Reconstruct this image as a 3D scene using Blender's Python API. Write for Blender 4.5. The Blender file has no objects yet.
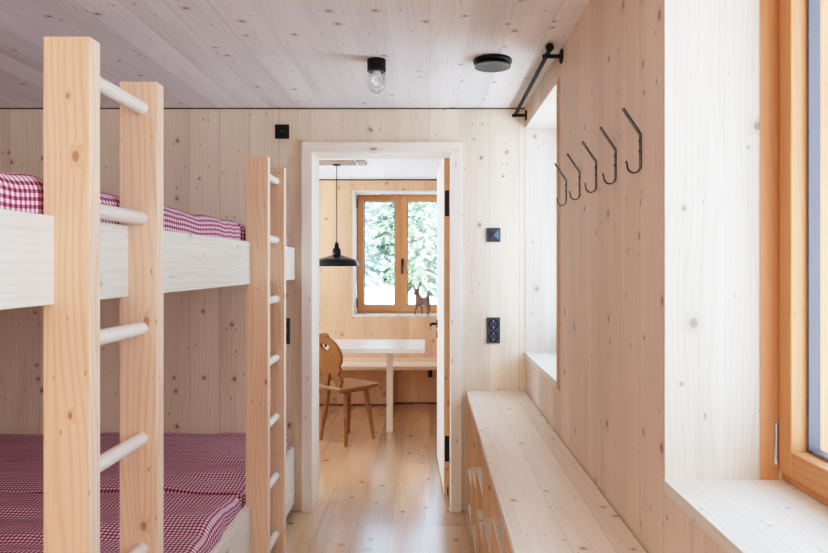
import bpy, bmesh, math, random
from mathutils import Vector, Matrix, noise

random.seed(11)
SC = bpy.context.scene
COL = SC.collection
PI = math.pi

# ------------------------------------------------------------------ helpers
def tag(o, label=None, cat=None, group=None, kind=None):
    if label: o['label'] = label
    if cat: o['category'] = cat
    if group: o['group'] = group
    if kind: o['kind'] = kind
    return o

def thing(name, label=None, cat=None, loc=(0, 0, 0), rotz=0.0, group=None, kind=None):
    o = bpy.data.objects.new(name, None)
    o.empty_display_size = 0.05
    COL.objects.link(o)
    o.location = loc
    o.rotation_euler = (0, 0, rotz)
    return tag(o, label, cat, group, kind)

def link(name, bm, mat, parent=None, world=True, bevel=0.0, smooth=False, seg=2):
    """world=True: vertices are in world space, moved into the space of an unrotated parent."""
    if parent is not None and world:
        off = Vector((0, 0, 0))
        p = parent
        while p is not None:
            off += Vector(p.location)
            p = p.parent
        bmesh.ops.translate(bm, verts=bm.verts, vec=-off)
    me = bpy.data.meshes.new(name)
    bm.normal_update()
    bm.to_mesh(me)
    bm.free()
    if smooth:
        for p in me.polygons:
            p.use_smooth = True
    o = bpy.data.objects.new(name, me)
    COL.objects.link(o)
    if mat: me.materials.append(mat)
    if parent is not None: o.parent = parent
    if bevel > 0:
        m = o.modifiers.new('bevel', 'BEVEL')
        m.width = bevel; m.segments = seg; m.limit_method = 'ANGLE'; m.angle_limit = math.radians(40)
    if smooth:
        es = o.modifiers.new('split', 'EDGE_SPLIT'); es.split_angle = math.radians(38)
    return o

def box(bm, x0, x1, y0, y1, z0, z1):
    vs = [bm.verts.new((x, y, z)) for x in (x0, x1) for y in (y0, y1) for z in (z0, z1)]
    for f in ((0, 1, 3, 2), (4, 6, 7, 5), (0, 4, 5, 1), (2, 3, 7, 6), (0, 2, 6, 4), (1, 5, 7, 3)):
        bm.faces.new([vs[i] for i in f])
    return vs

def bx(*a):
    bm = bmesh.new()
    box(bm, *a)
    return bm

def boxes(lst):
    bm = bmesh.new()
    for b in lst: box(bm, *b)
    return bm

def mbox(lst, fn):
    """boxes in (u, w, v) space mapped to world by fn"""
    bm = bmesh.new()
    for b in lst:
        vs = box(bm, *b)
        for v in vs: v.co = fn(*v.co)
    bmesh.ops.recalc_face_normals(bm, faces=bm.faces)
    return bm

def tube(bm, pts, radii, n=12, cap=True):
    pts = [Vector(p) for p in pts]
    if not hasattr(radii, '__len__'): radii = [radii] * len(pts)
    rings = []
    prev = None
    for i, p in enumerate(pts):
        if i == 0: d = pts[1] - p
        elif i == len(pts) - 1: d = p - pts[i - 1]
        else: d = (pts[i + 1] - p).normalized() + (p - pts[i - 1]).normalized()
        d.normalize()
        if prev is None:
            a = Vector((0, 0, 1)) if abs(d.z) < 0.9 else Vector((1, 0, 0))
            u = d.cross(a).normalized()
        else:
            u = (prev - d * prev.dot(d)).normalized()
        prev = u
        w = d.cross(u)
        rings.append([bm.verts.new(p + (u * math.cos(2 * PI * k / n) + w * math.sin(2 * PI * k / n)) * radii[i]) for k in range(n)])
    for a, b in zip(rings, rings[1:]):
        for k in range(n):
            bm.faces.new([a[k], a[(k + 1) % n], b[(k + 1) % n], b[k]])
    if cap:
        bm.faces.new(list(reversed(rings[0]))); bm.faces.new(rings[-1])
    return bm

def lathe(prof, c=(0, 0, 0), n=40, close=False):
    """prof: list of (r, z)"""
    bm = bmesh.new()
    rings = []
    for r, z in prof:
        if r < 1e-6:
            rings.append([bm.verts.new((c[0], c[1], c[2] + z))])
        else:
            rings.append([bm.verts.new((c[0] + r * math.cos(2 * PI * k / n), c[1] + r * math.sin(2 * PI * k / n), c[2] + z)) for k in range(n)])
    for a, b in zip(rings, rings[1:]):
        if len(a) == 1 and len(b) == 1: continue
        for k in range(n):
            if len(a) == 1: bm.faces.new([a[0], b[(k + 1) % n], b[k]])
            elif len(b) == 1: bm.faces.new([a[k], a[(k + 1) % n], b[0]])
            else: bm.faces.new([a[k], a[(k + 1) % n], b[(k + 1) % n], b[k]])
    bmesh.ops.recalc_face_normals(bm, faces=bm.faces)
    return bm

def copy_tree(o, parent=None):
    c = o.copy()
    COL.objects.link(c)
    if parent is not None: c.parent = parent
    for ch in list(o.children): copy_tree(ch, c)
    return c

# ------------------------------------------------------------------ materials
def lin(c):
    return tuple((x / 12.92 if x <= 0.04045 else ((x + 0.055) / 1.055) ** 2.4) for x in (v / 255 for v in c)) + (1.0,)

class NT:
    def __init__(self, name):
        self.m = bpy.data.materials.new(name)
        self.m.use_nodes = True
        self.t = self.m.node_tree
        self.t.nodes.clear()
        self.out = self.n('ShaderNodeOutputMaterial')
    def n(self, typ, **kw):
        nd = self.t.nodes.new(typ)
        for k, v in kw.items(): setattr(nd, k, v)
        return nd
    def l(self, a, b): self.t.links.new(a, b)
    def put(self, sock, v):
        if isinstance(v, bpy.types.NodeSocket): self.l(v, sock)
        else: sock.default_value = v
    def math(self, op, a, b=None, c=None):
        nd = self.n('ShaderNodeMath', operation=op)
        for i, v in enumerate((a, b, c)):
            if v is not None: self.put(nd.inputs[i], v)
        return nd.outputs[0]
    def vec(self, x, y, z):
        nd = self.n('ShaderNodeCombineXYZ')
        for i, v in enumerate((x, y, z)): self.put(nd.inputs[i], v)
        return nd.outputs[0]
    def mix(self, f, a, b, mode='MIX'):
        nd = self.n('ShaderNodeMix', data_type='RGBA', blend_type=mode)
        self.put(nd.inputs[0], f); self.put(nd.inputs[6], a); self.put(nd.inputs[7], b)
        return nd.outputs[2]
    def smooth(self, v, a, b, lo=0.0, hi=1.0):
        nd = self.n('ShaderNodeMapRange', interpolation_type='SMOOTHSTEP')
        self.put(nd.inputs[0], v); self.put(nd.inputs[1], a); self.put(nd.inputs[2], b)
        self.put(nd.inputs[3], lo); self.put(nd.inputs[4], hi)
        return nd.outputs[0]
    def noise(self, v, scale=1.0, detail=2.0, rough=0.5, dim='3D'):
        nd = self.n('ShaderNodeTexNoise', noise_dimensions=dim)
        self.put(nd.inputs['Vector'], v)
        nd.inputs['Scale'].default_value = scale
        nd.inputs['Detail'].default_value = detail
        nd.inputs['Roughness'].default_value = rough
        return nd.outputs[0]
    def bsdf(self, color, rough=0.5, metal=0.0, spec=0.5, **kw):
        b = self.n('ShaderNodeBsdfPrincipled')
        self.put(b.inputs['Base Color'], color)
        self.put(b.inputs['Roughness'], rough)
        b.inputs['Metallic'].default_value = metal
        b.inputs['Specular IOR Level'].default_value = spec
        for k, v in kw.items(): self.put(b.inputs[k.replace('_', ' ')], v)
        self.l(b.outputs[0], self.out.inputs[0])
        return b

def wood(name, light, dark, knot=(120, 84, 58), grain='z', only=None, board=0.14, kx=6.4, ky=5.2, kr=0.085,
         kprob=0.6, rough=0.55, spec=0.3, ring=0.16, per_object=False, seam=0.25, tone=0.10, joints=0.0, coat=0.0):
    T = NT(name)
    tc = T.n('ShaderNodeTexCoord').outputs['Object']
    sep = T.n('ShaderNodeSeparateXYZ'); T.l(tc, sep.inputs[0])
    ax = {'x': sep.outputs[0], 'y': sep.outputs[1], 'z': sep.outputs[2]}
    g = ax[grain]
    if only: a = ax[only]
    else:
        o1, o2 = [ax[k] for k in 'xyz' if k != grain]
        a = T.math('ADD', o1, o2)
    if per_object:
        r0 = T.n('ShaderNodeObjectInfo').outputs['Random']
        a = T.math('MULTIPLY_ADD', r0, 17.3, a)
        g = T.math('MULTIPLY_ADD', r0, 41.7, g)
    if board > 0:
        ab = T.math('DIVIDE', a, board)
        idx = T.math('FLOOR', ab)
        wn = T.n('ShaderNodeTexWhiteNoise', noise_dimensions='1D'); T.l(idx, wn.inputs['W'])
        r = wn.outputs[0]
        fr = T.math('FRACT', ab)
        ed = T.math('MULTIPLY', T.math('MINIMUM', fr, T.math('SUBTRACT', 1.0, fr)), board)
        seamv = T.smooth(ed, 0.0005, 0.0022, 1.0, 0.0)
        seamv = T.math('MULTIPLY', seamv, T.smooth(r, 0.25, 0.6))
        g = T.math('MULTIPLY_ADD', r, 13.7, g)
        if joints > 0:
            gj = T.math('DIVIDE', g, joints)
            w2 = T.n('ShaderNodeTexWhiteNoise', noise_dimensions='2D')
            T.l(T.vec(idx, T.math('FLOOR', gj), 0.0), w2.inputs['Vector'])
            fj = T.math('FRACT', gj)
            ej = T.math('MULTIPLY', T.math('MINIMUM', fj, T.math('SUBTRACT', 1.0, fj)), joints)
            seamv = T.math('MAXIMUM', seamv, T.smooth(ej, 0.001, 0.003, 0.8, 0.0))
            r = w2.outputs[0]
    else:
        r = 0.5; seamv = 0.0
    # knots: cells with random radius
    warp = T.noise(T.vec(T.math('MULTIPLY', a, 9.0), T.math('MULTIPLY', g, 5.0), 0.0), 1.0, 1.0)
    vk = T.vec(T.math('ADD', T.math('MULTIPLY', a, kx), T.math('MULTIPLY', warp, 0.06)), T.math('MULTIPLY', g, ky), 0.0)
    vo = T.n('ShaderNodeTexVoronoi', voronoi_dimensions='2D', feature='F1')
    T.l(vk, vo.inputs['Vector']); vo.inputs['Scale'].default_value = 1.0
    d = vo.outputs['Distance']
    cs = T.n('ShaderNodeSeparateColor'); T.l(vo.outputs['Color'], cs.inputs[0])
    rad = T.smooth(cs.outputs[0], 1.0 - kprob, 1.0, 0.0, kr)
    core = T.smooth(d, T.math('MULTIPLY', rad, 0.55), T.math('ADD', rad, 0.001), 1.0, 0.0)
    halo = T.smooth(d, T.math('MULTIPLY', rad, 0.8), T.math('MULTIPLY', rad, 2.6), 1.0, 0.0)
    halo = T.math('MULTIPLY', halo, T.math('GREATER_THAN', rad, 0.004))
    core = T.math('MULTIPLY', core, T.math('GREATER_THAN', rad, 0.004))
    # second family: tiny dark dashes
    vk2 = T.vec(T.math('MULTIPLY', a, kx * 2.6), T.math('MULTIPLY', g, ky * 1.5), 3.0)
    vo2 = T.n('ShaderNodeTexVoronoi', voronoi_dimensions='2D', feature='F1')
    T.l(vk2, vo2.inputs['Vector']); vo2.inputs['Scale'].default_value = 1.0
    cs2 = T.n('ShaderNodeSeparateColor'); T.l(vo2.outputs['Color'], cs2.inputs[0])
    rad2 = T.smooth(cs2.outputs[1], 0.55, 1.0, 0.0, 0.10)
    dash = T.math('MULTIPLY', T.smooth(vo2.outputs['Distance'], T.math('MULTIPLY', rad2, 0.3), T.math('ADD', rad2, 0.001), 1.0, 0.0),
                  T.math('GREATER_THAN', rad2, 0.006))
    # grain
    low = T.noise(T.vec(T.math('MULTIPLY', a, 7.0), T.math('MULTIPLY', g, 0.9), r), 1.0, 2.0)
    ph = T.math('ADD', T.math('MULTIPLY', a, 55.0), T.math('MULTIPLY', low, 9.0))
    ph = T.math('ADD', ph, T.math('MULTIPLY', halo, .8))
    rings = T.math('MULTIPLY_ADD', T.math('SINE', T.math('MULTIPLY', ph, 6.283)), 0.5, 0.5)
    rings = T.math('POWER', rings, 3.0)
    fine = T.noise(T.vec(T.math('MULTIPLY', a, 110.0), T.math('MULTIPLY', g, 1.6), r), 1.0, 2.0, 0.6)
    t = T.math('MULTIPLY', rings, ring)
    t = T.math('ADD', t, T.math('MULTIPLY', T.math('SUBTRACT', fine, 0.5), 0.45))
    t = T.math('ADD', t, T.math('MULTIPLY', T.math('SUBTRACT', low, 0.5), 1.15))
    t = T.math('ADD', t, T.math('MULTIPLY', halo, 0.30))
    t = T.smooth(t, -0.25, 0.75)
    col = T.mix(t, lin(light), lin(dark))
    k = T.math('MULTIPLY_ADD', T.math('SUBTRACT', r, 0.5), 2 * tone, 1.0) if board > 0 else 1.0
    if board > 0:
        col = T.mix(1.0, col, T.vec(k, k, k), 'MULTIPLY')
    col = T.mix(T.math('MULTIPLY', core, 0.68), col, lin(knot))
    col = T.mix(T.math('MULTIPLY', dash, 0.6), col, lin(knot))
    if board > 0:
        col = T.mix(T.math('MULTIPLY', seamv, seam), col, lin((95, 70, 50)))
    T.bsdf(col, rough, 0.0, spec, **({'Coat_Weight': coat, 'Coat_Roughness': .24} if coat else {}))
    return T.m

def plain(name, c, rough=0.5, metal=0.0, spec=0.5, **kw):
    T = NT(name)
    nz = T.noise(T.n('ShaderNodeTexCoord').outputs['Object'], 60.0, 2.0)
    col = T.mix(T.math('MULTIPLY', nz, 0.12), lin(c), lin(tuple(int(v * 0.8) for v in c)))
    T.bsdf(col, rough, metal, spec, **kw)
    return T.m

M = {}
KN = (112, 82, 62)
M['wall_x'] = wood('pine_wall_x', (233, 216, 194), (203, 182, 160), KN, 'z', 'x', board=0.17, tone=0.08, seam=.5, kprob=.65)
M['wall_y'] = wood('pine_wall_y', (230, 206, 186), (208, 178, 157), (118, 80, 62), 'z', 'y', board=0.17, tone=0.06, seam=.35)
M['reveal'] = wood('pine_reveal', (222, 211, 197), (188, 175, 160), (132, 104, 84), 'z', 'x', board=0.17, tone=0.05, seam=0.25, kprob=0.42)
M['ceiling'] = wood('pine_ceiling', (236, 230, 226), (204, 194, 189), (110, 90, 78), 'y', 'x', board=0.15, seam=.32, tone=0.08, kx=6, ky=6, kprob=0.6)
M['ceiling_far'] = wood('pine_ceiling_pale', (236, 236, 234), (219, 219, 217), (190, 180, 170), 'y', 'x', board=0.15, tone=0.03)
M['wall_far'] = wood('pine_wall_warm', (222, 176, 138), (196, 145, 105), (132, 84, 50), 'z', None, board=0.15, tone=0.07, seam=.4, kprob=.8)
M['floor'] = wood('larch_floor', (206, 166, 132), (156, 114, 84), (88, 58, 42), 'y', 'x', board=0.2, coat=1.0, kx=7, ky=6, kprob=0.6, rough=0.22,
                  spec=0.9, joints=2.3, tone=0.2, seam=0.5)
M['floor_far'] = wood('larch_floor_painted_warm_tone', (212, 164, 122), (160, 112, 77), (88, 58, 42), 'y', 'x', board=0.2, coat=1.0, kx=7, ky=6, kprob=0.6, rough=0.22,
                      spec=0.9, joints=2.3, tone=0.2, seam=0.5)
M['post'] = wood('spruce_post', (238, 206, 178), (219, 176, 142), (150, 96, 60), 'z', None, board=0, kx=9, ky=5.5, kr=0.1, kprob=0.55, per_object=True, ring=0.34)
M['rail'] = wood('spruce_rail', (234, 224, 208), (210, 196, 176), (165, 138, 105), 'y', None, board=0, kx=7, ky=5, kr=0.08, kprob=0.5, per_object=True, ring=0.22)
M['rung'] = wood('beech_rung', (232, 218, 204), (214, 196, 180), (200, 185, 170), 'y', None, board=0, kprob=0.1, per_object=True, ring=0.2)
M['bench'] = wood('pine_bench', (238, 222, 206), (216, 194, 174), (128, 88, 62), 'y', None, board=0.11, kx=7, ky=7, kr=0.09, kprob=0.65, rough=0.3, spec=0.5, tone=0.05)
M['casing'] = wood('pine_casing', (238, 226, 212), (218, 200, 184), KN, 'z', None, board=0, kx=8, ky=3, kprob=0.3, per_object=True)
M['casing_h'] = wood('pine_casing_h', (238, 226, 212), (218, 200, 184), KN, 'x', None, board=0, kx=8, ky=3, kprob=0.3, per_object=True)
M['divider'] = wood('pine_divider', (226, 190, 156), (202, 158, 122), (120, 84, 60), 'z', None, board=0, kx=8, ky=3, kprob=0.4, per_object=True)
M['sill'] = wood('pine_sill', (230, 222, 210), (204, 191, 176), (150, 122, 100), 'y', None, board=0.11, kx=7, ky=7, kprob=0.4, rough=0.45, seam=.1, tone=.03)
M['door'] = wood('pine_door', (240, 230, 216), (220, 205, 187), KN, 'z', None, board=0, kx=8, ky=3, kprob=0.25)
M['bounce'] = wood('painted_orange_bounce', (198, 138, 94), (180, 116, 74), (140, 92, 56), 'z', None, board=0, kx=9, ky=4, kprob=0.4)  # colour holds the warm bounce beside the sash
M['brown'] = wood('brown_panel', (158, 132, 112), (128, 104, 86), (90, 66, 50), 'x', None, board=0, kprob=.2)
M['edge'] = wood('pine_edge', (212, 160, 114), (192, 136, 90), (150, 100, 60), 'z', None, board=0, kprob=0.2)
M['larch_v'] = wood('larch_frame_v', (206, 146, 98), (176, 110, 66), (140, 88, 50), 'z', None, board=0, kx=9, ky=3, kprob=0.2, rough=0.45)
M['larch_y'] = wood('larch_frame_y', (206, 146, 98), (176, 110, 66), (140, 88, 50), 'y', None, board=0, kx=9, ky=3, kprob=0.2, rough=0.45)
M['larch_x'] = wood('larch_frame_x', (206, 146, 98), (176, 110, 66), (140, 88, 50), 'x', None, board=0, kx=9, ky=3, kprob=0.2, rough=0.45)
M['chair'] = wood('chair_wood', (150, 92, 44), (108, 60, 26), (96, 56, 26), 'z', None, board=0, kprob=0.15, rough=0.3, spec=0.5, ring=0.5)
M['chair_seat'] = wood('chair_seat_wood', (166, 108, 58), (124, 76, 38), (96, 56, 26), 'x', None, board=0, kprob=0.15, rough=0.3, spec=0.5, ring=0.5)
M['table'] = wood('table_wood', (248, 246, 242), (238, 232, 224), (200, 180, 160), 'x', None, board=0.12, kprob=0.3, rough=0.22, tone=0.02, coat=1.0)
M['bench_far'] = wood('bench_wood_warm', (230, 198, 166), (204, 164, 128), KN, 'x', None, board=0.12, kprob=0.4, rough=0.45)
M['black'] = plain('black_metal', (14, 14, 15), 0.4, 0.2, .3)
M['blackmatt'] = plain('black_matt', (11, 11, 12), 0.6, 0.0, .25)
M['steel'] = plain('blackened_steel', (40, 41, 44), 0.4, 0.2)
M['bare'] = plain('bare_steel', (40, 40, 42), 0.6, 0.0, 0.2)
M['anthracite'] = plain('anthracite_plastic', (58, 62, 72), 0.42, 0.0, .35)
M['vent'] = plain('grey_vent_metal', (70, 72, 74), 0.35, 0.4)
M['silver'] = plain('bright_metal', (200, 200, 200), 0.25, 1.0)
M['enamel'] = plain('black_enamel', (12, 11, 10), 0.22, 0.0, 0.2)
M['spacer'] = plain('grey_seal', (66, 72, 84), 0.5)
M['gap'] = plain('shadow_gap', (74, 60, 52), 0.9)
M['deer'] = plain('deer_brown', (122, 92, 76), 0.7)
M['lampwhite'] = plain('white_porcelain', (235, 235, 232), 0.4)

def glass_mat(name, tint, base=0.03, edge=0.35, rough=0.02):
    T = NT(name)
    tr = T.n('ShaderNodeBsdfTransparent'); tr.inputs[0].default_value = tint
    gl = T.n('ShaderNodeBsdfGlossy'); gl.inputs['Roughness'].default_value = rough
    lw = T.n('ShaderNodeLayerWeight'); lw.inputs[0].default_value = 0.35
    f = T.math('MULTIPLY_ADD', lw.outputs['Fresnel'], edge, base)
    mx = T.n('ShaderNodeMixShader')
    T.l(f, mx.inputs[0]); T.l(tr.outputs[0], mx.inputs[1]); T.l(gl.outputs[0], mx.inputs[2])
    T.l(mx.outputs[0], T.out.inputs[0])
    return T.m
M['glass'] = glass_mat('window_glass', (0.97, 0.985, 0.98, 1), 0.015, 0.12)
M['lampglass'] = glass_mat('lamp_glass', (0.985, 0.99, 0.99, 1), 0.05, 0.45, 0.05)

def gingham():
    T = NT('red_gingham')
    uv = T.n('ShaderNodeUVMap').outputs[0]
    s = T.n('ShaderNodeSeparateXYZ'); T.l(uv, s.inputs[0])
    p = 0.0155
    st = []
    for k in (0, 1):
        f = T.math('FRACT', T.math('DIVIDE', s.outputs[k], p))
        st.append(T.smooth(T.math('ABSOLUTE', T.math('SUBTRACT', f, 0.5)), 0.22, 0.28))
    both = T.math('MULTIPLY', st[0], st[1])
    anyv = T.math('MAXIMUM', st[0], st[1])
    col = T.mix(anyv, lin((224, 213, 219)), lin((188, 108, 128)))
    col = T.mix(both, col, lin((116, 26, 50)))
    fine = T.noise(uv, 900.0, 2.0)
    bmp = T.n('ShaderNodeBump'); bmp.inputs['Strength'].default_value = 0.15; bmp.inputs['Distance'].default_value = 0.001
    T.l(fine, bmp.inputs['Height'])
    b = T.bsdf(col, 0.85, 0.0, 0.15)
    T.l(bmp.outputs[0], b.inputs['Normal'])
    return T.m
M['gingham'] = gingham()

def snow_mat():
    T = NT('snow')
    nz = T.noise(T.n('ShaderNodeTexCoord').outputs['Object'], 0.8, 4.0)
    T.bsdf(T.mix(nz, lin((226, 232, 240)), lin((252, 253, 255))), 0.7)
    return T.m
M['snow'] = snow_mat()

def leaf_mat(name, c1, c2, snow=0.4):
    T = NT(name)
    tc = T.n('ShaderNodeTexCoord').outputs['Object']
    nz = T.noise(tc, 2.6, 3.0)
    n2 = T.noise(tc, 9.0, 2.0)
    col = T.mix(n2, lin(c1), lin(c2))
    col = T.mix(T.smooth(nz, 0.62 - snow * 0.3, 0.75 - snow * 0.3), col, lin((240, 246, 248)))
    T.bsdf(col, 0.9, 0.0, 0.1)
    return T.m
M['needle_a'] = leaf_mat('frosted_hazy_needles', (112, 142, 132), (168, 192, 180), 0.55)  # haze put into the needle colours, snow patches over it
M['needle_b'] = leaf_mat('hazy_green_needles', (110, 142, 116), (162, 188, 150), 0.42)  # greens paled for haze as well
M['bark'] = plain('bark', (124, 112, 100), 0.9)

# ------------------------------------------------------------------ dimensions
H1 = 2.285          # ceiling of the bunk room
H2 = 2.262          # ceiling of the dining room
XR = 0.542          # right wall
XW = 0.80           # window inner face
XL = -2.85          # left wall
YB = 3.746          # partition, bunk-room face
YB2 = 3.95          # partition, dining-room face
YF = 6.657          # far wall
YR = -1.25          # rear wall
X2L, X2R = -2.85, 1.25
W1 = (0.48, 1.522)  # near window opening in y
W2 = (2.80, YB)     # second window opening
ZS, ZT = 0.898, 2.17
TH = 0.028          # sill board

# door opening
DXL, DXR, DZ = -0.662, 0.121, 2.031

# ------------------------------------------------------------------ shell
def struct(name, bm, mat, **kw):
    return tag(link(name, bm, mat, **kw), kind='structure')

struct('floor', bx(XL - .1, 0.95, YR - .1, 4.16, -0.06, 0), M['floor'])
struct('floor_far', bx(X2L - .1, X2R + .1, 4.16, YF + .1, -0.06, 0), M['floor_far'])  # floor tone split painted along the edge of the window's reflection
struct('ceiling', bx(XL - .1, 0.95, YR - .1, YB, H1, H1 + .1), M['ceiling'])
struct('ceiling_far', bx(X2L - .1, X2R + .1, YB2, YF + .1, H2, H2 + .1), M['ceiling_far'])
# dark strip coloured as the shadow gap where ceiling meets partition
struct('shadow_strip_1', bx(XL, XR - .002, YB - .004, YB + .01, H1 - .007, H1 + .0), M['gap'])
struct('shadow_strip_2', bx(X2L, X2R, YF - .004, YF + .01, H2 - .014, H2), M['gap'])  # dark strip for the shadow line under the far ceiling
HG = .03
o = struct('wall_back', boxes([(XL - .1, DXL - HG, YB, YB2, 0, H1 + .05), (DXR + HG, 0.95, YB, YB2, 0, H1 + .05), (DXL - HG, DXR + HG, YB, YB2, DZ + HG, H1 + .05),
                               (0.95, X2R + .1, YB2 - .1, YB2, 0, H1 + .05)]), M['wall_x'])
xo = 0.92
struct('wall_right', boxes([(XR, xo, YR, W1[0], 0, H1), (XR, xo, W1[1], W2[0], 0, H1), (XR, xo, W1[0], W1[1], 0, ZS - TH),
                            (XR, xo, W1[0], W1[1], ZT, H1), (XR, xo, W2[0], YB, 0, ZS - TH), (XR, xo, W2[0], YB, ZT, H1)]), M['wall_y'])
struct('wall_left', bx(XL - .1, XL, YR - .1, YB, 0, H1), M['wall_y'])
struct('wall_rear', bx(XL, xo, YR - .1, YR, 0, H1), M['wall_x'])
# dining room
FX0, FX1, FZ0, FZ1 = -0.776, 0.182, 0.892, 2.147
struct('wall_far', boxes([(X2L - .1, FX0, YF, YF + .36, 0, H2), (FX1, X2R + .1, YF, YF + .36, 0, H2), (FX0, FX1, YF, YF + .36, 0, FZ0 - .002),
                          (FX0, FX1, YF, YF + .36, FZ1, H2)]), M['wall_far'])
LY0, LY1, LZ0, LZ1 = 4.35, 6.1, 0.7, 2.1
struct('wall_far_left', boxes([(X2L - .36, X2L, YB2, LY0, 0, H2), (X2L - .36, X2L, LY1, YF, 0, H2), (X2L - .36, X2L, LY0, LY1, 0, LZ0),
                               (X2L - .36, X2L, LY0, LY1, LZ1, H2)]), M['wall_far'])
struct('wall_far_right', bx(X2R, X2R + .1, YB2, YF, 0, H2), M['wall_far'])
# thin dark strip painted in as a shadow line at foot of far wall
struct('shadow_line_far', bx(X2L, X2R, YF - .006, YF, 0, .012), M['gap'])

# reveal linings of the far window (pale lit boards)
t = thing('trim_3', loc=(0, 0, 0), kind='structure')
e = .012
link('lining_board', boxes([(FX0, FX0 + e, YF - .003, YF + .25, FZ0, FZ1), (FX1 - e, FX1, YF - .003, YF + .25, FZ0, FZ1)]), M['reveal'], t)
link('lining_head', bx(FX0, FX1, YF - .003, YF + .25, FZ1 - e, FZ1), M['reveal'], t)
link('sill_board', bx(FX0, FX1, YF - .006, YF + .25, FZ0 - .018, FZ0), M['reveal'], t)

# ------------------------------------------------------------------ windows
def window(name, fn, W, z0, z1, mats, sashes, sash_w=.05, proud=.03, gap=.022, fr=.05, hinges=()):
    """fn(u, w, v): u 0..W across, w 0 = inner sash face and + outward, v = height."""
    mv, mh = mats
    t = thing(name, kind='structure')
    s = .012
    link('frame_post', mbox([(0, s + fr * .6, .018, .10, z0, z1)], fn), mv, t, bevel=.002)
    link('frame_post', mbox([(W - s - fr * .6, W, .018, .10, z0, z1)], fn), mv, t, bevel=.002)
    link('frame_rail', mbox([(0, W, .012, .10, z0, z0 + .05)], fn), mh, t, bevel=.002)
    link('frame_rail', mbox([(0, W, .018, .10, z1 - .05, z1)], fn), mh, t, bevel=.002)
    for (a, b) in sashes:
        zb, zt = z0 + gap, z1 - gap * .6
        bm = mbox([(a, a + sash_w, 0, .075, zb, zt), (b - sash_w, b, 0, .075, zb, zt),
                   (a + sash_w, b - sash_w, .0005, .075, zb, zb + .058), (a + sash_w, b - sash_w, .0005, .075, zt - .058, zt)], fn)
        bm.faces.ensure_lookup_table()
        for f in bm.faces[12:]: f.material_index = 1
        sa = link('sash', bm, mv, t, bevel=.003)
        sa.data.materials.append(mh)
        i0, i1, k0, k1 = a + sash_w - .004, b - sash_w + .004, zb + .054, zt - .054
        link('glass_pane', mbox([(i0, i1, proud, proud + .004, k0, k1)], fn), M['glass'], sa)
        link('glass_spacer', mbox([(i0 + .004, i0 + .014, proud + .005, proud + .03, k0, k1), (i1 - .014, i1 - .004, proud + .005, proud + .03, k0, k1),
                                   (i0 + .014, i1 - .014, proud + .005, proud + .03, k0 + .004, k0 + .012), (i0 + .014, i1 - .014, proud + .005, proud + .03, k1 - .012, k1 - .004)], fn), M['spacer'], sa)
    for (u, v0, v1) in hinges:
        bm = bmesh.new()
        tube(bm, [fn(u, -.004, v0), fn(u, -.004, v1)], .0042, 10)
        tube(bm, [fn(u, -.004, v0), fn(u, -.004, v0 + .012)], .006, 10)
        h = link('hinge', bm, M['silver'], t)
    return t

# near right window: u measured from the far reveal towards the camera
Wn = W1[1] - W1[0]
window('window_1', lambda u, w, v: Vector((XW + w, W1[1] - u, v)), Wn, ZS, ZT, (M['larch_v'], M['larch_y']),
       [(.010, Wn - .010)], sash_w=.05, hinges=((.006, .935, 1.03), (.006, 2.02, 2.115)))
W2n = YB - W2[0]
window('window_2', lambda u, w, v: Vector((XW + w, YB - u, v)), W2n, ZS, ZT, (M['larch_v'], M['larch_y']),
       [(.010, W2n - .010)], sash_w=.05)
# far window
Fw = (FX1 - e) - (FX0 + e)
w3 = window('window_3', lambda u, w, v: Vector((FX0 + e + u, 6.90 + w, v)), Fw, FZ0, FZ1 - e, (M['larch_v'], M['larch_x']),
            [(.012, Fw / 2 - .001), (Fw / 2 + .001, Fw - .012)], sash_w=.062, gap=.024)
# its handle and hinges
hx = (402.4 - 429.5) * 6.89 / 660
hz = 1.391 + (265.5 - 262) * 6.89 / 660
hd = link('handle', boxes([(hx - .013, hx + .013, 6.888, 6.90, hz - .035, hz + .035), (hx - .008, hx + .008, 6.862, 6.888, hz - .008, hz + .008),
                           (hx - .009, hx + .009, 6.862, 6.874, hz - .125, hz + .012)]), M['black'], w3, bevel=.004)
for zz in (2.04, 1.0):
    bm = bmesh.new(); tube(bm, [(FX0 + e + .008, 6.893, zz - .05), (FX0 + e + .008, 6.893, zz + .05)], .007, 10)
    link('hinge', bm, M['steel'], w3)
LW = LY1 - LY0
window('added_window_4', lambda u, w, v: Vector((X2L - .24 - w, LY0 + u, v)), LW, LZ0, LZ1, (M['larch_v'], M['larch_y']),  # unseen window added to let light into the dining room
       [(.012, LW / 2 - .001), (LW / 2 + .001, LW - .012)], sash_w=.06)

# sill boards and edge linings in the right wall
def sill(name, y0, y1):
    t = thing(name, kind='structure')
    link('sill_board', bx(XR - .003, XW + .02, y0, y1, ZS - TH, ZS), M['sill'], t, bevel=.0015)
    return t
sill('trim_4', W1[0], W1[1])
t5 = sill('trim_5', W2[0], W2[1])
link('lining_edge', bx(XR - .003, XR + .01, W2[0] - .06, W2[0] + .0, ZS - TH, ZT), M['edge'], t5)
link('reveal_board', bx(XR, XW + .02, W2[0] - .0, W2[0] + .02, ZS, ZT), M['reveal'], t5)
t6 = thing('trim_6', kind='structure')
link('reveal_board', bx(XR + .0005, XW + .03, W1[1] - .002, W1[1] + .001, ZS, ZT), M['reveal'], t6)
link('bounce_band', bx(XW - .040, XW + .005, W1[1] - .0035, W1[1] - .001, ZS, ZT), M['bounce'], t6, bevel=.001)  # orange bounce from the sash, painted as a thin strip on the reveal
link('reveal_board', bx(XR + .0005, XW + .06, YB - .003, YB + .001, ZS, ZT), M['reveal'], t6)
link('head_board', bx(XR + .0005, XW + .02, W2[0], YB, ZT - .002, ZT + .001), M['reveal'], t6)

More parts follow.
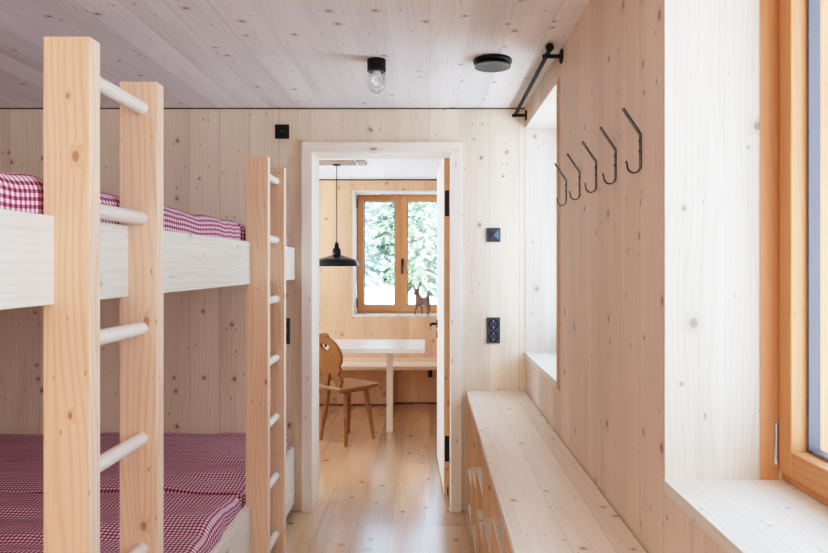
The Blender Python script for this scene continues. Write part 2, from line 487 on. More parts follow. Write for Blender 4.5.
# ------------------------------------------------------------------ door
d = thing('door_1', loc=(0, 0, 0), kind='structure')
CW = .060
yc = YB - .028
link('casing_post', bx(DXL - CW, DXL, yc, YB2 + .01, 0, DZ), M['casing'], d, bevel=.002)
link('casing_post', bx(DXR, DXR + CW, yc, YB2 - .012, 0, DZ), M['casing'], d, bevel=.002)
link('casing_head', bx(DXL - CW, DXR + CW, yc, YB2 + .01, DZ, DZ + .056), M['casing_h'], d, bevel=.002)
# leaf, opened into the dining room a little past square
ang = math.radians(2.3)
hinge_p = Vector((0.1265, YB2 - .006, 0))
def L(u, v, z):      # u along leaf away from hinge, v thickness towards -x
    return hinge_p + Vector((-math.sin(ang) * u - math.cos(ang) * v, math.cos(ang) * u - math.sin(ang) * v, z))
def lbox(lst):
    bm = bmesh.new()
    for (u0, u1, v0, v1, z0, z1) in lst:
        vs = box(bm, u0, u1, v0, v1, z0, z1)
        for q in vs: q.co = L(*q.co)
    bmesh.ops.recalc_face_normals(bm, faces=bm.faces)
    return bm
leaf = link('door_leaf', lbox([(0, .80, 0, .0405, .02, 2.055)]), M['door'], d, bevel=.0015)
link('leaf_edge', lbox([(-.0012, .0, .002, .0385, .022, 2.053)]), M['edge'], leaf)
for z in (1.762, .297):
    bm = lbox([(-.005, -.001, .009, .035, z - .077, z + .077)])
    h = link('hinge', bm, M['black'], leaf, bevel=.002)
link('drop_seal', lbox([(-.004, -.001, .014, .022, .021, .07)]), M['steel'], leaf)
hz = .978
link('door_handle', lbox([(.715, .765, .0405, .048, hz - .03, hz + .03), (.732, .748, .048, .098, hz - .009, hz + .009), (.63, .748, .086, .100, hz - .010, hz + .010)]), M['black'], leaf, bevel=.004)
link('key_plate', lbox([(.717, .763, .0405, .047, .875, .93)]), M['black'], leaf, bevel=.003)

# ------------------------------------------------------------------ bunk bed
PX0, PX1 = -.784, -.689
RX = -.762
bunk = thing('bunk_bed', 'built-in pine double-decker bunk bed with four ladder posts, left of the doorway', 'bunk bed', (-1.8, 2.4, 0))
BY0 = 0.93
link('upper_rail', bx(RX - .03, RX, BY0, YB - .004, 1.312, 1.492), M['rail'], bunk, bevel=.002)
link('lower_rail', bx(RX - .03, RX, BY0, YB - .004, .05, .366), M['rail'], bunk, bevel=.002)
link('upper_deck', bx(XL + .004, RX - .03, BY0, YB - .004, 1.318, 1.36), M['rail'], bunk)
link('lower_deck', bx(XL + .004, RX - .03, BY0, YB - .004, .17, .21), M['rail'], bunk)
link('end_board', bx(XL + .004, RX, BY0 - .03, BY0, 1.312, 1.492), M['rail'], bunk)
link('end_board', bx(XL + .004, RX, BY0 - .03, BY0, 0, .366), M['rail'], bunk)
lad = [(1.339, 1.668), (2.812, 3.130)]
PT = .043
for (ya, yb) in lad:
    for y in (ya, yb):
        link('post', bx(PX0, PX1, y, y + PT, 0, 1.856), M['post'], bunk, bevel=.0018)
    for k in range(7):
        z = 1.790 - .2790 * k
        bm = bmesh.new()
        tube(bm, [(-.729, ya + PT - .002, z), (-.729, yb + .002, z)], .0172, 20)
        link('rung', bm, M['rung'], bunk, smooth=True)

def mattress(name, label, x0, x1, y0, y1, z0, z1, r, seed, amp, group):
    bm = bmesh.new()
    bmesh.ops.create_cube(bm, size=2.0)
    bmesh.ops.subdivide_edges(bm, edges=bm.edges[:], cuts=56, use_grid_fill=True)
    c = Vector(((x0 + x1) / 2, (y0 + y1) / 2, (z0 + z1) / 2))
    hs = Vector(((x1 - x0) / 2, (y1 - y0) / 2, (z1 - z0) / 2))
    def warp(t, h):   # concentrate vertices near the edges
        s = 1 if t >= 0 else -1
        a = abs(t)
        k = min(.5, 1.6 * r / h) if h > 2 * r else .5
        return s * (h * (a / .75 * (1 - k)) if a < .75 else h * ((1 - k) + (a - .75) / .25 * k))
    for v in bm.verts:
        p = Vector((warp(v.co.x, hs.x), warp(v.co.y, hs.y), v.co.z * hs.z))
        q = Vector((max(-hs.x + r, min(hs.x - r, p.x)), max(-hs.y + r, min(hs.y - r, p.y)), max(-hs.z + r, min(hs.z - r, p.z))))
        dd = p - q
        if dd.length > 1e-6:
            # cube-to-sphere like rounding
            dd = dd.normalized() * r
        v.co = q + dd
    uvl = bm.loops.layers.uv.new('uv')
    bm.normal_update()
    for f in bm.faces:
        n = f.normal
        ax = max(range(3), key=lambda i: abs(n[i]))
        for lp in f.loops:
            p = lp.vert.co
            if ax == 2: u = (p.x, p.y)
            elif ax == 0: u = (hs.x - (hs.z - p.z), p.y)
            else: u = (p.x, hs.y + (hs.z - p.z))
            lp[uvl].uv = u
    for v in bm.verts:
        w = c + v.co
        n1 = noise.noise(Vector((w.x * 1.6 + seed, w.y * 5.5, w.z * 2)))
        n2 = noise.noise(Vector((w.x * 4 + seed * 2, w.y * 13, w.z * 3)))
        up = max(0, (v.co.z + hs.z) / (2 * hs.z))
        v.co.z += up * amp * (n1 * .8 + n2 * .45)
        side = min(1, max(0, abs(v.co.x) / hs.x - .97) / .03)
        v.co.x += side * amp * .5 * noise.noise(Vector((w.y * 7, w.z * 9, seed)))
    bmesh.ops.translate(bm, verts=bm.verts, vec=Vector((0, 0, hs.z)))
    o = link(name, bm, M['gingham'], None, smooth=False)
    for p in o.data.polygons: p.use_smooth = True
    o.location = (c.x, c.y, z0)
    tag(o, label, 'mattress', group)
    return o
MX0, MX1 = XL + .03, RX - .031
ys = [(.945, 1.855), (1.862, 2.796), (2.803, YB - .012)]
upl = ['red gingham mattress on the top bunk, nearest the camera behind the first ladder', 'red gingham mattress on the top bunk, middle one between the two ladders',
       'red gingham mattress on the top bunk, farthest one beside the back wall']
lol = ['red gingham mattress on the bottom bunk, nearest the camera', 'red gingham mattress on the bottom bunk, middle one between the two ladders',
       'red gingham mattress on the bottom bunk, farthest one against the back wall']
for k, (a, b) in enumerate(ys):
    mattress('mattress', upl[k], MX0, MX1, a, b, 1.361, 1.574, .04, 3.1 + k * 2.7, .012, 'gingham mattresses on the top bunk')
    mattress('mattress', lol[k], MX0, MX1 + .006, a, b, .211, .443, .045, 11.3 + k * 3.3, .028, 'gingham mattresses on the bottom bunk')

# ------------------------------------------------------------------ shelf bench with cubbies
BT = .680
sb = thing('shelf_bench', 'long low pine bench with open cubby shelves running under the right wall', 'shelf bench', (.376, 2.3, 0))
YB0 = .75
FX = .2105
link('bench_top', bx(FX, XR - .004, YB0, YB - .003, BT - .026, BT), M['bench'], sb, bevel=.0015)
divs = [3.722, 3.415, 3.05, 2.655, 2.272, 1.895, 1.515, 1.135, .765]
for y in divs:
    link('divider', bx(FX + .004, XR - .01, y - .009, y + .009, .0, BT - .026), M['divider'], sb, bevel=.001)
shelves = [[.25, .05], [.352, .05], [.465, .268, .05], [.378, .05], [.53, .25, .05], [.40, .05], [.30, .05], [.46, .05]]
for k, zs in enumerate(shelves):
    for z in zs:
        link('shelf_board', bx(FX + .006, XR - .012, divs[k + 1] + .009, divs[k] - .009, z - .018, z), M['bench'], sb)
link('back_panel', bx(XR - .010, XR - .004, YB0, YB - .003, 0, BT - .027), M['bench'], sb)

# ------------------------------------------------------------------ wall fittings on the back wall
def px(x, D): return (x - 429.5) * D / 660
def pz(y, D): return 1.391 + (265.5 - y) * D / 660

def frame_plate(x, z, w, h, d=.010):
    return bx(x - w / 2, x + w / 2, YB - d, YB, z - h / 2, z + h / 2)

def socket(name, label, x, z):
    t = thing(name, label, 'power socket', (x, YB, z))
    link('cover_frame', frame_plate(x, z, .076, .147), M['anthracite'], t, bevel=.002)
    for s in (1, -1):
        cz = z + s * .0345
        bm = lathe([(.0285, 0), (.0285, .003), (.0215, .003), (.0205, -.006), (0, -.006)], n=28)
        bmesh.ops.rotate(bm, verts=bm.verts, cent=(0, 0, 0), matrix=Matrix.Rotation(PI / 2, 3, 'X'))
        bmesh.ops.translate(bm, verts=bm.verts, vec=(x, YB - .0095, cz))
        ins = link('socket_insert', bm, M['blackmatt'], t, smooth=True)
        for q in (-1, 1):
            link('earth_clip', bx(x - .003, x + .003, YB - .013, YB - .0095, cz + q * .0185 - .004, cz + q * .0185 + .004), M['silver'], ins)
        bm = bmesh.new()
        tube(bm, [(x, YB - .0095 , cz), (x, YB - .007, cz)], .0022, 8)
        link('screw', bm, M['silver'], ins)
    return t
socket('power_socket', 'black double power socket on the wall right of the doorway above the bench', (493.3 - 429.5) / 176.2, pz(330.2, YB))
socket('power_socket', 'black double power socket half hidden behind the second ladder, left of the doorway', -.829, pz(331, YB))

x, z = (493.5 - 429.5) / 176.2, pz(235, YB)
t = thing('light_switch', 'black square wall switch with four raised pyramid facets right of the doorway', 'light switch', (x, YB, z))
link('cover_frame', frame_plate(x, z, .080, .080), M['anthracite'], t, bevel=.0015)
bm = bmesh.new()
s = .031
b4 = [bm.verts.new((x + a * s, YB - .0101, z + b * s)) for a, b in ((-1, -1), (1, -1), (1, 1), (-1, 1))]
tp = bm.verts.new((x, YB - .024, z))
for k in range(4): bm.faces.new([b4[k], b4[(k + 1) % 4], tp])
bmesh.ops.recalc_face_normals(bm, faces=bm.faces)
link('rocker', bm, M['anthracite'], t)

x, z = (282.3 - 429.5) / 176.2, pz(131.8, YB)
t = thing('wall_outlet', 'small black square outlet plate high on the back wall above the second ladder', 'outlet plate', (x, YB, z))
link('cover_frame', frame_plate(x, z, .080, .080), M['blackmatt'], t, bevel=.0015)
link('insert', bx(x - .029, x + .029, YB - .013, YB - .0101, z - .029, z + .029), M['black'], t, bevel=.002)
bm = bmesh.new(); tube(bm, [(x, YB - .0131, z), (x, YB - .016, z)], .003, 10)
link('centre_screw', bm, M['silver'], t)

# ------------------------------------------------------------------ ceiling fittings
lx, ly = px(376.6, 2.87), 2.87
t = thing('ceiling_lamp', 'small ceiling lamp with black cylinder base and clear glass jar', 'lamp', (lx, ly, H1))
link('lamp_base', lathe([(0, 0), (.040, 0), (.0405, -.002), (.0405, -.050), (.038, -.052), (0, -.052)], (lx, ly, H1), 36), M['blackmatt'], t, smooth=True)
g = link('glass_jar', lathe([(.0385, -.052), (.0390, -.097), (.0370, -.118), (.030, -.134), (.017, -.143), (0, -.146)], (lx, ly, H1), 36), M['lampglass'], t, smooth=True)
link('lamp_holder', lathe([(0, -.0522), (.017, -.0522), (.017, -.068), (.013, -.071), (0, -.071)], (lx, ly, H1), 24), M['lampwhite'], t, smooth=True)
link('light_bulb', lathe([(.010, -.071), (.012, -.078), (.021, -.095), (.022, -.104), (.016, -.116), (.006, -.122), (0, -.123)], (lx, ly, H1), 24), M['lampglass'], t, smooth=True)

vx, vy = px(492.6, 2.87), 2.87
t = thing('ceiling_vent', 'round black ceiling vent with a shallow cone, beside the curtain rod', 'vent', (vx, vy, H1))
link('vent_collar', lathe([(0, 0), (.083, 0), (.084, -.004), (.084, -.013), (.080, -.016), (.070, -.017), (.070, -.012), (0, -.012)], (vx, vy, H1), 48), M['black'], t, smooth=True)
link('vent_cone', lathe([(0, -.0118), (.012, -.0118), (.0785, -.0265), (.0785, -.032), (.074, -.032), (0, -.0135)], (vx, vy, H1), 48), M['vent'], t, smooth=True)

# curtain rod
rx_ = .484
rz = 2.242
t = thing('curtain_rod', 'dark metal curtain rod on two black wall brackets above the far right window niche', 'curtain rod', (rx_, 3.2, rz))
bm = bmesh.new(); tube(bm, [(rx_, 2.665, rz + .018), (rx_, 3.73, rz)], .0095, 18)
link('rod', bm, M['bare'], t, smooth=True)
bm = lathe([(0, -.017), (.009, -.0145), (.0155, -.007), (.017, 0), (.0155, .007), (.009, .0145), (0, .017)], (rx_, 2.655, rz + .026), 20)
link('end_knob', bm, M['blackmatt'], t, smooth=True)
for y in (2.70, 3.69):
    zb2 = rz - .012 + (.017 if y < 3 else 0)
    bm = bmesh.new(); tube(bm, [(rx_ - .022, y, zb2), (XR - .004, y, zb2)], .0085, 14)
    br = link('bracket', bm, M['blackmatt'], t, smooth=True)
    bm = bmesh.new(); tube(bm, [(XR - .006, y, zb2), (XR, y, zb2)], .030, 24)
    link('wall_plate', bm, M['blackmatt'], br, smooth=True)

# ------------------------------------------------------------------ coat hooks
def hook_mesh():
    """flat steel strip bent in the x-z plane; x = 0 at the wall, -x into the room"""
    pts = [(-.049, .164), (-.0475, .162)]
    pts = [(-.048, .166), (-.003, .099), (-.003, .093), (-.003, .030)]
    # J curve
    cx_, cz_, R = -.020, .020, .0172
    for k in range(0, 11):
        a = -k / 10 * math.radians(185)
        pts.append((cx_ + R * math.cos(a), cz_ + R * math.sin(a) * 1.15))
    pts.append((-.0405, .031))
    th, hw = .0033, .0085
    bm = bmesh.new()
    P = [Vector((p[0], 0, p[1])) for p in pts]
    rings = []
    for i, p in enumerate(P):
        dd = (P[min(i + 1, len(P) - 1)] - P[max(i - 1, 0)]).normalized()
        nrm = Vector((dd.z, 0, -dd.x))
        w = hw if i < 4 else hw * (1 - .5 * (i - 3) / (len(P) - 4))
        rings.append([bm.verts.new(p + nrm * th / 2 * sa + Vector((0, w * sb_, 0))) for sa, sb_ in ((1, 1), (1, -1), (-1, -1), (-1, 1))])
    for a, b in zip(rings, rings[1:]):
        for k in range(4):
            bm.faces.new([a[k], a[(k + 1) % 4], b[(k + 1) % 4], b[k]])
    bm.faces.new(rings[0]); bm.faces.new(rings[-1])
    bmesh.ops.recalc_face_normals(bm, faces=bm.faces)
    return bm
HY = [1.692, 1.919, 2.143, 2.378, 2.611]
HL = ['black bent-strip coat hook, nearest the camera, beside the bright window reveal', 'black bent-strip coat hook, second from the bright window reveal',
      'black bent-strip coat hook, middle one of the row of five', 'black bent-strip coat hook, fourth from the bright window reveal',
      'black bent-strip coat hook, farthest of the row, next to the far window niche']
first = None
for k, y in enumerate(HY):
    if first is None:
        h = thing('coat_hook', HL[0], 'coat hook', (XR + .0016, y, 1.628), 0, 'coat hooks on the right wall')
        link('hook_strip', hook_mesh(), M['steel'], h, world=False, bevel=.0006)
        for zz in (.055, .082):
            bm = bmesh.new(); tube(bm, [(-.0045, 0, zz), (-.0068, 0, zz)], .0032, 10)
            link('screw_head', bm, M['blackmatt'], h, world=False)
        first = h
    else:
        h = copy_tree(first)
        h.location = (XR + .0016, y, 1.628)
        h['label'] = HL[k]

# ------------------------------------------------------------------ dining room
# pendant lamp
plx, ply, plz = px(336.7, 5.62), 5.62, 1.384
t = thing('pendant_lamp', 'black enamel pendant lamp with wide flat shade hanging over the table', 'pendant lamp', (plx, ply, plz))
prof = [(.201, 0), (.196, .004), (.181, .040), (.165, .058), (.140, .066), (.060, .090), (.036, .098), (.036, .094), (.060, .085), (.138, .061), (.161, .053), (.176, .038), (.190, .003), (.201, 0)]
link('lamp_shade', lathe(prof, (plx, ply, plz), 56), M['enamel'], t, smooth=True)
link('socket_housing', lathe([(0, .07), (.029, .07), (.030, .095), (.036, .10), (.0375, .115), (.033, .150), (.030, .153), (.021, .156), (.020, .175), (.017, .192), (.009, .206), (0, .207)], (plx, ply, plz), 28), M['enamel'], t, smooth=True)
bm = bmesh.new(); tube(bm, [(plx, ply, plz + .2), (plx, ply, H2 - .02)], .0042, 8)
link('cord', bm, M['blackmatt'], t)
link('ceiling_rose', lathe([(0, 0), (.033, 0), (.035, -.004), (.035, -.018), (.030, -.022), (0, -.022)], (plx, ply, H2), 24), M['steel'], t, smooth=True)
link('light_bulb', lathe([(.013, .07), (.014, .06), (.029, .035), (.028, .02), (.016, .006), (0, .002)], (plx, ply, plz), 20), M['lampwhite'], t, smooth=True)

# wooden duct cover on the far ceiling
t = thing('ceiling_panel', 'narrow brown wooden panel fixed to the dining room ceiling near the lamp', 'ceiling panel', (-.9, 5.5, H2))
ye = 5.45
zb_ = 2.262 - .012
link('panel_board', bx(-1.45, px(353, ye), ye, ye + .22, zb_, H2), M['brown'], t)
link('end_block', bx(px(356, ye), px(364.5, ye), ye, ye + .22, zb_, H2), M['brown'], t)

# table
TZ = .732
ty0, ty1 = 5.24, 5.88
t = thing('dining_table', 'pale wooden dining table with thick white-lit top in the room beyond the door', 'table', (-1.0, 5.56, 0))
link('tabletop', bx(-1.95, -.037, ty0, ty1, TZ - .037, TZ), M['table'], t, bevel=.002)
for xx in (-.335, -1.65):
    link('leg', bx(xx - .025, xx + .025, 5.52, 5.60, .035, TZ - .037), M['casing'], t, bevel=.002)
    link('foot', bx(xx - .025, xx + .025, 5.51, 5.61, 0, .035), M['casing'], t, bevel=.002)

# wall bench
t = thing('wall_bench', 'long pale wooden bench fixed along the far wall under the window', 'bench', (-1.0, 6.35, 0))
link('seat', bx(-2.75, X2R - .004, 6.05, YF - .008, .432, .464), M['bench_far'], t, bevel=.002)
link('base_panel', bx(-2.75, -.355, 6.575, 6.60, .012, .432), M['wall_far'], t)
bxx = px(430.3, 6.3)
link('bracket', boxes([(bxx - .028, bxx + .028, 6.20, 6.30, .405, .432), (bxx - .020, bxx + .020, 6.22, 6.28, .335, .405)]), M['blackmatt'], t, bevel=.004)

# carved chair (local frame: +x faces forward, y to its left)
def chair():
    cx_, cy_ = -.658, 5.275
    rot = math.atan2(.756, .654)
    t = thing('dining_chair', 'carved brown wooden chair with a heart cut-out in its back, at the table', 'chair', (cx_, cy_, 0), rot)
    # seat: trapezoid board with chamfered corners
    zs = .452
    out = [(-.185, -.165), (-.205, -.14), (-.205, .14), (-.185, .165), (.150, .200), (.182, .168), (.182, -.168), (.150, -.200)]
    bm = bmesh.new()
    top = [bm.verts.new((x, y, zs)) for x, y in out]
    mid = [bm.verts.new((x, y, zs - .012)) for x, y in out]
    bot = [bm.verts.new((x * .93, y * .93, zs - .03)) for x, y in out]
    bm.faces.new(top); bm.faces.new(list(reversed(bot)))
    for A, B in ((top, mid), (mid, bot)):
        for k in range(len(out)):
            bm.faces.new([A[k], A[(k + 1) % len(out)], B[(k + 1) % len(out)], B[k]])
    bmesh.ops.recalc_face_normals(bm, faces=bm.faces)
    link('seat', bm, M['chair_seat'], t, world=False, bevel=.004)
    # battens under the seat
    for s in (-1, 1):
        bm = bx(-.15, .15, s * .10 - .03, s * .10 + .03, zs - .052, zs - .029)
        link('batten', bm, M['chair'], t, world=False, bevel=.006)
    for sx in (-1, 1):
        for sy in (-1, 1):
            bm = bmesh.new()
            w = .105
            a = Vector((sx * .105, sy * .10, zs - .03)); b = Vector((sx * .150, sy * .15, 0))
            tube(bm, [a, a.lerp(b, .25), a.lerp(b, .6), b], [.0195, .0205, .018, .0125], 8)
            link('leg', bm, M['chair'], t, world=False)
    # back board: half outline (y, h), h measured up the board
    half = [(.088, -.02), (.088, .028), (.104, .033), (.112, .055), (.105, .075), (.088, .088), (.082, .105), (.095, .125), (.118, .140), (.112, .158), (.104, .166),
            (.120, .185), (.138, .215), (.147, .250), (.146, .285), (.134, .320), (.112, .352), (.085, .375), (.058, .388), (.045, .395), (.044, .410), (.030, .425), (.012, .430)]
    outl = half + [(-y, h) for y, h in reversed(half)]
    # inverted V notch at the foot, between the two tenons
    notch = [(-.052, -.02), (-.048, .012), (-.034, .045), (-.020, .085), (0, .125), (.020, .085), (.034, .045), (.048, .012), (.052, -.02)]
    outl = outl + notch
    heart = []
    for k in range(24):
        a = 2 * PI * k / 24
        heart.append((.0029 * 16 * math.sin(a) ** 3, .318 + .0029 * (13 * math.cos(a) - 5 * math.cos(2 * a) - 2 * math.cos(3 * a) - math.cos(4 * a))))
    cu = bpy.data.curves.new('c', 'CURVE'); cu.dimensions = '2D'; cu.fill_mode = 'BOTH'
    for lp in (outl, heart):
        sp = cu.splines.new('POLY'); sp.points.add(len(lp) - 1); sp.use_cyclic_u = True
        for p, (a, b) in zip(sp.points, lp): p.co = (a, b, 0, 1)
    cu.extrude = .010; cu.bevel_depth = .003; cu.bevel_resolution = 2
    tmp = bpy.data.objects.new('tmp', cu); COL.objects.link(tmp)
    bpy.context.view_layer.update()
    me = bpy.data.meshes.new_from_object(tmp.evaluated_get(bpy.context.evaluated_depsgraph_get()))
    bpy.data.objects.remove(tmp); bpy.data.curves.remove(cu)
    bm = bmesh.new(); bm.from_mesh(me); bpy.data.meshes.remove(me)
    bmesh.ops.remove_doubles(bm, verts=bm.verts, dist=1e-5)
    lean = math.radians(13)
    for v in bm.verts:
        y, h, n = v.co
        y = y * 1.1 - .02
        v.co = Vector((-.165 - math.sin(lean) * h + math.cos(lean) * n, y, zs + math.cos(lean) * h + math.sin(lean) * n))
    bmesh.ops.recalc_face_normals(bm, faces=bm.faces)
    link('backrest', bm, M['chair'], t, world=False)
    return t
chair()

# deer figurine on the sill
def deer():
    Y = 6.76; S = Y / 660
    fz = FZ0
    t = thing('deer_figurine', 'small brown deer figurine with tall antlers on the far window sill', 'figurine', ((422 - 429.5) * S, Y, fz))
    def P(x, y, dy=0.0): return ((x - 422) * S, dy, 1.391 + (265.5 - y) * S - fz)
    verts, edges, rad = [], [], []
    def add(p, r, par=None):
        verts.append(p); rad.append(r)
        if par is not None: edges.append((par, len(verts) - 1))
        return len(verts) - 1
    hip = add(P(427.3, 299.8), .040)
    mid = add(P(423.3, 301.5), .036, hip)
    ch = add(P(419.0, 300.5), .042, mid)
    nk = add(P(417.6, 296.0), .027, ch)
    nk2 = add(P(417.2, 293.0), .023, nk)
    hd = add(P(416.6, 291.0, -.004), .026, nk2)
    mz = add(P(414.9, 293.3, -.035), .015, hd)
    mz2 = add(P(414.3, 294.4, -.05), .011, mz)
    for s in (-1, 1):
        e1 = add(P(416.6 + 1.9 * s, 289.8, 0), .010, hd)
        add(P(416.6 + 3.4 * s, 289.6, -.005), .004, e1)
    tl = add(P(428.1, 297.0), .018, hip)
    add(P(427.6, 294.2), .012, tl)
    for s, xs in ((-1, (417.0, 415.6, 415.3)), (1, (420.8, 421.8, 422.2))):
        a = add(P(xs[0], 304.5, s * .022), .018, ch)
        b = add(P(xs[1], 309.0, s * .026), .010, a)
        add(P(xs[2], 314.6, s * .028), .009, b)
    for s, xs in ((-1, (425.8, 427.6, 426.5)), (1, (428.4, 429.4, 428.2))):
        a = add(P(xs[0], 304.0, s * .024), .021, hip)
        b = add(P(xs[1], 309.0, s * .026), .011, a)
        add(P(xs[2], 314.6, s * .028), .009, b)
    me = bpy.data.meshes.new('body'); me.from_pydata(verts, edges, [])
    o = bpy.data.objects.new('body', me); COL.objects.link(o); o.parent = t
    me.materials.append(M['deer'])
    sk = o.modifiers.new('skin', 'SKIN'); sk.use_smooth_shade = True
    for i, r in enumerate(rad):
        me.skin_vertices[0].data[i].radius = (r, r)
        me.skin_vertices[0].data[i].use_root = (i == 0)
    ss = o.modifiers.new('sub', 'SUBSURF'); ss.levels = 2; ss.render_levels = 2
    for sgn, pts in ((-1, [(416.0, 290.2), (414.4, 287.4), (412.4, 285.4), (411.2, 283.4)]), (1, [(417.4, 290.0), (418.8, 287.4), (420.6, 284.8), (422.0, 281.2)])):
        bm = bmesh.new()
        tube(bm, [P(a, b) for a, b in pts], [.010, .009, .0075, .004], 8)
        q = pts[1]; tube(bm, [P(*q), P(q[0] + .2 * sgn, q[1] - 2.8)], [.007, .003], 6)
        q = pts[2]; tube(bm, [P(*q), P(q[0] - .9 * sgn, q[1] - 2.4)], [.006, .003], 6)
        link('antler', bm, M['deer'], t, world=False)
deer()

# ------------------------------------------------------------------ outdoors
def terrain():
    bm = bmesh.new()
    xs = [-30 + i * 1.2 for i in range(51)]
    ys_ = [7.2 + j * .8 for j in range(45)]
    g = []
    for y in ys_:
        row = []
        for x in xs:
            s = max(0, min(1, (y - 8.0) / 5.0)); s = s * s * (3 - 2 * s)
            z = -.5 + s * (1.19 - .17 * x) + max(0, y - 14) * .05 + .12 * noise.noise(Vector((x * .4, y * .4, 0)))
            row.append(bm.verts.new((x, y, z)))
        g.append(row)
    for a, b in zip(g, g[1:]):
        for k in range(len(xs) - 1):
            bm.faces.new([a[k], a[k + 1], b[k + 1], b[k]])
    o = struct('ground', bm, M['snow'], smooth=False)
    for p in o.data.polygons: p.use_smooth = True
    return o
terrain()
struct('ground_near', bx(-30, 30, -20, 7.25, -.62, -.5), M['snow'])
def gz(x, y):
    s = max(0, min(1, (y - 8.0) / 5.0)); s = s * s * (3 - 2 * s)
    return -.5 + s * (1.19 - .17 * x) + max(0, y - 14) * .05 + .12 * noise.noise(Vector((x * .4, y * .4, 0)))

def conifer(name, h, rb, mat, seed):
    rnd = random.Random(seed)
    t = thing(name, 'pale frosted conifer standing in the snow beyond the far window', 'tree', (0, 0, 0), 0, 'conifers beyond the far window')
    bm = bmesh.new(); tube(bm, [(0, 0, -.3), (0, 0, h * .5), (0, 0, h)], [rb * .06, rb * .04, .01], 8)
    link('trunk', bm, M['bark'], t, world=False)
    bm = bmesh.new()
    nb = int(h * 85)
    for j in range(nb):
        q_ = rnd.random() ** 1.5
        z = h * (.01 + .98 * q_)
        f = 1 - z / h
        R = rb * (f ** .75) * rnd.uniform(.7, 1.15) + .05
        a = rnd.uniform(0, 2 * PI)
        dirv = Vector((math.cos(a), math.sin(a), 0))
        sd = Vector((-math.sin(a), math.cos(a), 0))
        m = max(3, int(R / .07))
        for i in range(m):
            s = (i + .6) / m
            c = dirv * (R * s) + Vector((0, 0, z - .45 * R * s * s + .15 * R * s))
            wd = .20 * R * (1 - s) + .07
            for q in (-1, 1):
                tip = c + sd * q * wd * rnd.uniform(.5, 1.3) + dirv * wd * rnd.uniform(.1, .7) + Vector((0, 0, -wd * rnd.uniform(.1, 1.0)))
                b0 = c - dirv * .04 + Vector((0, 0, .02)); b1 = c + dirv * .04 - Vector((0, 0, .02))
                bm.faces.new([bm.verts.new(b0), bm.verts.new(b1), bm.verts.new(tip)])
    link('foliage', bm, mat, t, world=False)
    return t
protos = [conifer('conifer_tree', 4.4, .95, M['needle_a'], 1), conifer('conifer_tree', 5.0, .92, M['needle_b'], 5)]
spots = [(-1.55, 14.3, 0, .62), (-.25, 14.2, 1, .72), (.95, 14.4, 0, .75), (-2.6, 16.0, 1, .8), (-1.05, 16.2, 1, .85), (.35, 16.1, 0, .88), (1.75, 16.2, 1, .9),
         (-3.1, 18.2, 0, .85), (-1.75, 18.1, 0, .95), (-.35, 18.3, 1, .9), (1.1, 18.2, 1, .95), (-2.3, 20.3, 1, .9), (-.95, 20.4, 0, .85), (.55, 20.2, 1, 1.0)]
used = set()
for k, (x, y, p, s) in enumerate(spots):
    if p not in used:
        tr = protos[p]; used.add(p)
    else:
        tr = copy_tree(protos[p])
    tr.location = (x, y, gz(x, y) - .05)
    tr.rotation_euler = (0, 0, k * 1.7)
    tr.scale = (s, s, s)

# ------------------------------------------------------------------ light
def area(name, loc, rot, sx, sy, power, color):
    la = bpy.data.lights.new(name, 'AREA'); la.shape = 'RECTANGLE'; la.size = sx; la.size_y = sy
    la.energy = power; la.color = color
    o = bpy.data.objects.new(name, la); COL.objects.link(o)
    o.location = loc; o.rotation_euler = rot
    return o
W = bpy.data.worlds.new('World'); SC.world = W; W.use_nodes = True
bg = W.node_tree.nodes['Background']
bg.inputs[0].default_value = (.67, .93, 1.25, 1); bg.inputs[1].default_value = 7.0
sun = bpy.data.lights.new('sun', 'SUN'); sun.energy = 20.0; sun.color = (1, .97, .92); sun.angle = .1
so = bpy.data.objects.new('sun', sun); COL.objects.link(so); so.rotation_euler = (math.radians(42), 0, math.radians(-8))
SKY = (.60, .95, 1.36)
# light from the two right-hand windows
area('window_light_near', (1.7, (W1[0] + W1[1]) / 2, 1.45), (0, PI / 2 + .12, 0), 1.6, 1.5, 31, SKY)
area('window_light_second', (1.7, (W2[0] + W2[1]) / 2, 1.45), (0, PI / 2 + .12, 0), 1.6, 1.4, 30, SKY)
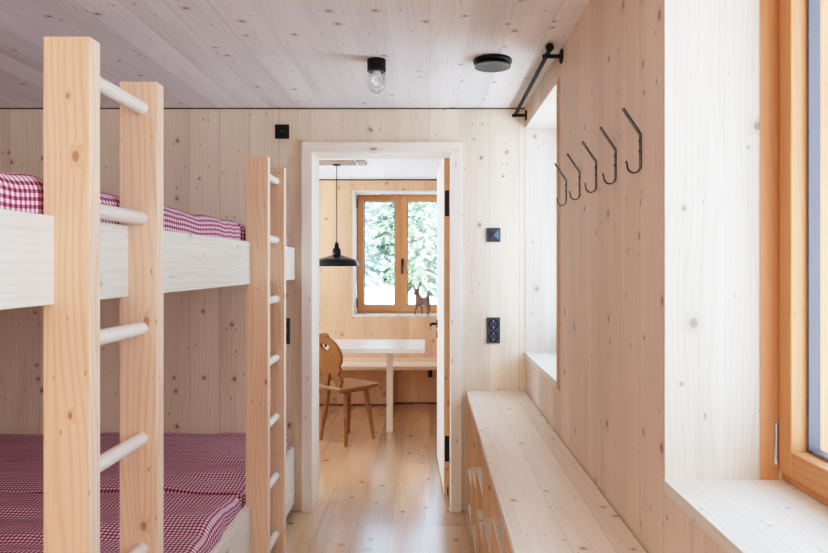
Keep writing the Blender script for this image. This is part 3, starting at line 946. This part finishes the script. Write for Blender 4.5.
# fill lamp outside the added, unseen side window, lifting the dining room
area('dining_fill', (X2L - .7, (LY0 + LY1) / 2, .95), (0, -PI / 2 - .8, 0), 1.4, 1.9, 440, (.70, .95, 1.25))
def portal(name, loc, rot, sx, sy):
    o = area(name, loc, rot, sx, sy, 1.0, (1, 1, 1)); o.data.cycles.is_portal = True
portal('window_portal_near', (XW + .11, (W1[0] + W1[1]) / 2, (ZS + ZT) / 2), (0, PI / 2, 0), ZT - ZS, W1[1] - W1[0])
portal('window_portal_second', (XW + .11, (W2[0] + W2[1]) / 2, (ZS + ZT) / 2), (0, PI / 2, 0), ZT - ZS, W2[1] - W2[0])
portal('window_portal_far', ((FX0 + FX1) / 2, 7.01, (FZ0 + FZ1) / 2), (-PI / 2, 0, 0), FX1 - FX0, FZ1 - FZ0)
portal('added_window_portal', (X2L - .36, (LY0 + LY1) / 2, (LZ0 + LZ1) / 2), (0, -PI / 2, 0), LZ1 - LZ0, LY1 - LY0)
# added unseen warm fill at the rear of the bunk room
area('rear_fill', (-.55, YR + .15, 1.6), (PI / 2, 0, 0), 1.6, 1.2, 46, (1.0, .84, .70))

# ------------------------------------------------------------------ camera
cam = bpy.data.cameras.new('camera')
cam.sensor_width = 36; cam.sensor_fit = 'HORIZONTAL'
cam.lens = 660 / 828 * 36
cam.shift_x = -(429.5 - 414) / 828
cam.shift_y = -(276.5 - 265.5) / 828
cam.clip_start = .02
co = bpy.data.objects.new('camera', cam); COL.objects.link(co)
co.location = (0, 0, 1.391); co.rotation_euler = (PI / 2, 0, 0)
SC.camera = co

VS = SC.view_settings
VS.view_transform = 'Standard'
VS.look = 'None'
VS.exposure = 0.0
# soft photographic shoulder and a little toe, input range 0..4
VS.use_curve_mapping = True
cm = VS.curve_mapping
cm.white_level = (4, 4, 4)
cu = cm.curves[3]
xs_ = [0, .012, .03, .055, .085, .12, .17, .23, .31, .42, .58, .78, 1.0]
while len(cu.points) < len(xs_): cu.points.new(.5, .5)
for p, x in zip(cu.points, xs_):
    p.location = (x, min(1.0, ((1 - math.exp(-4.92 * x)) / (1 - math.exp(-4.92))) ** 1.22))
cm.update()
SC.cycles.use_denoising = True
SC.cycles.max_bounces = 10
SC.cycles.diffuse_bounces = 6
SC.cycles.transparent_max_bounces = 12
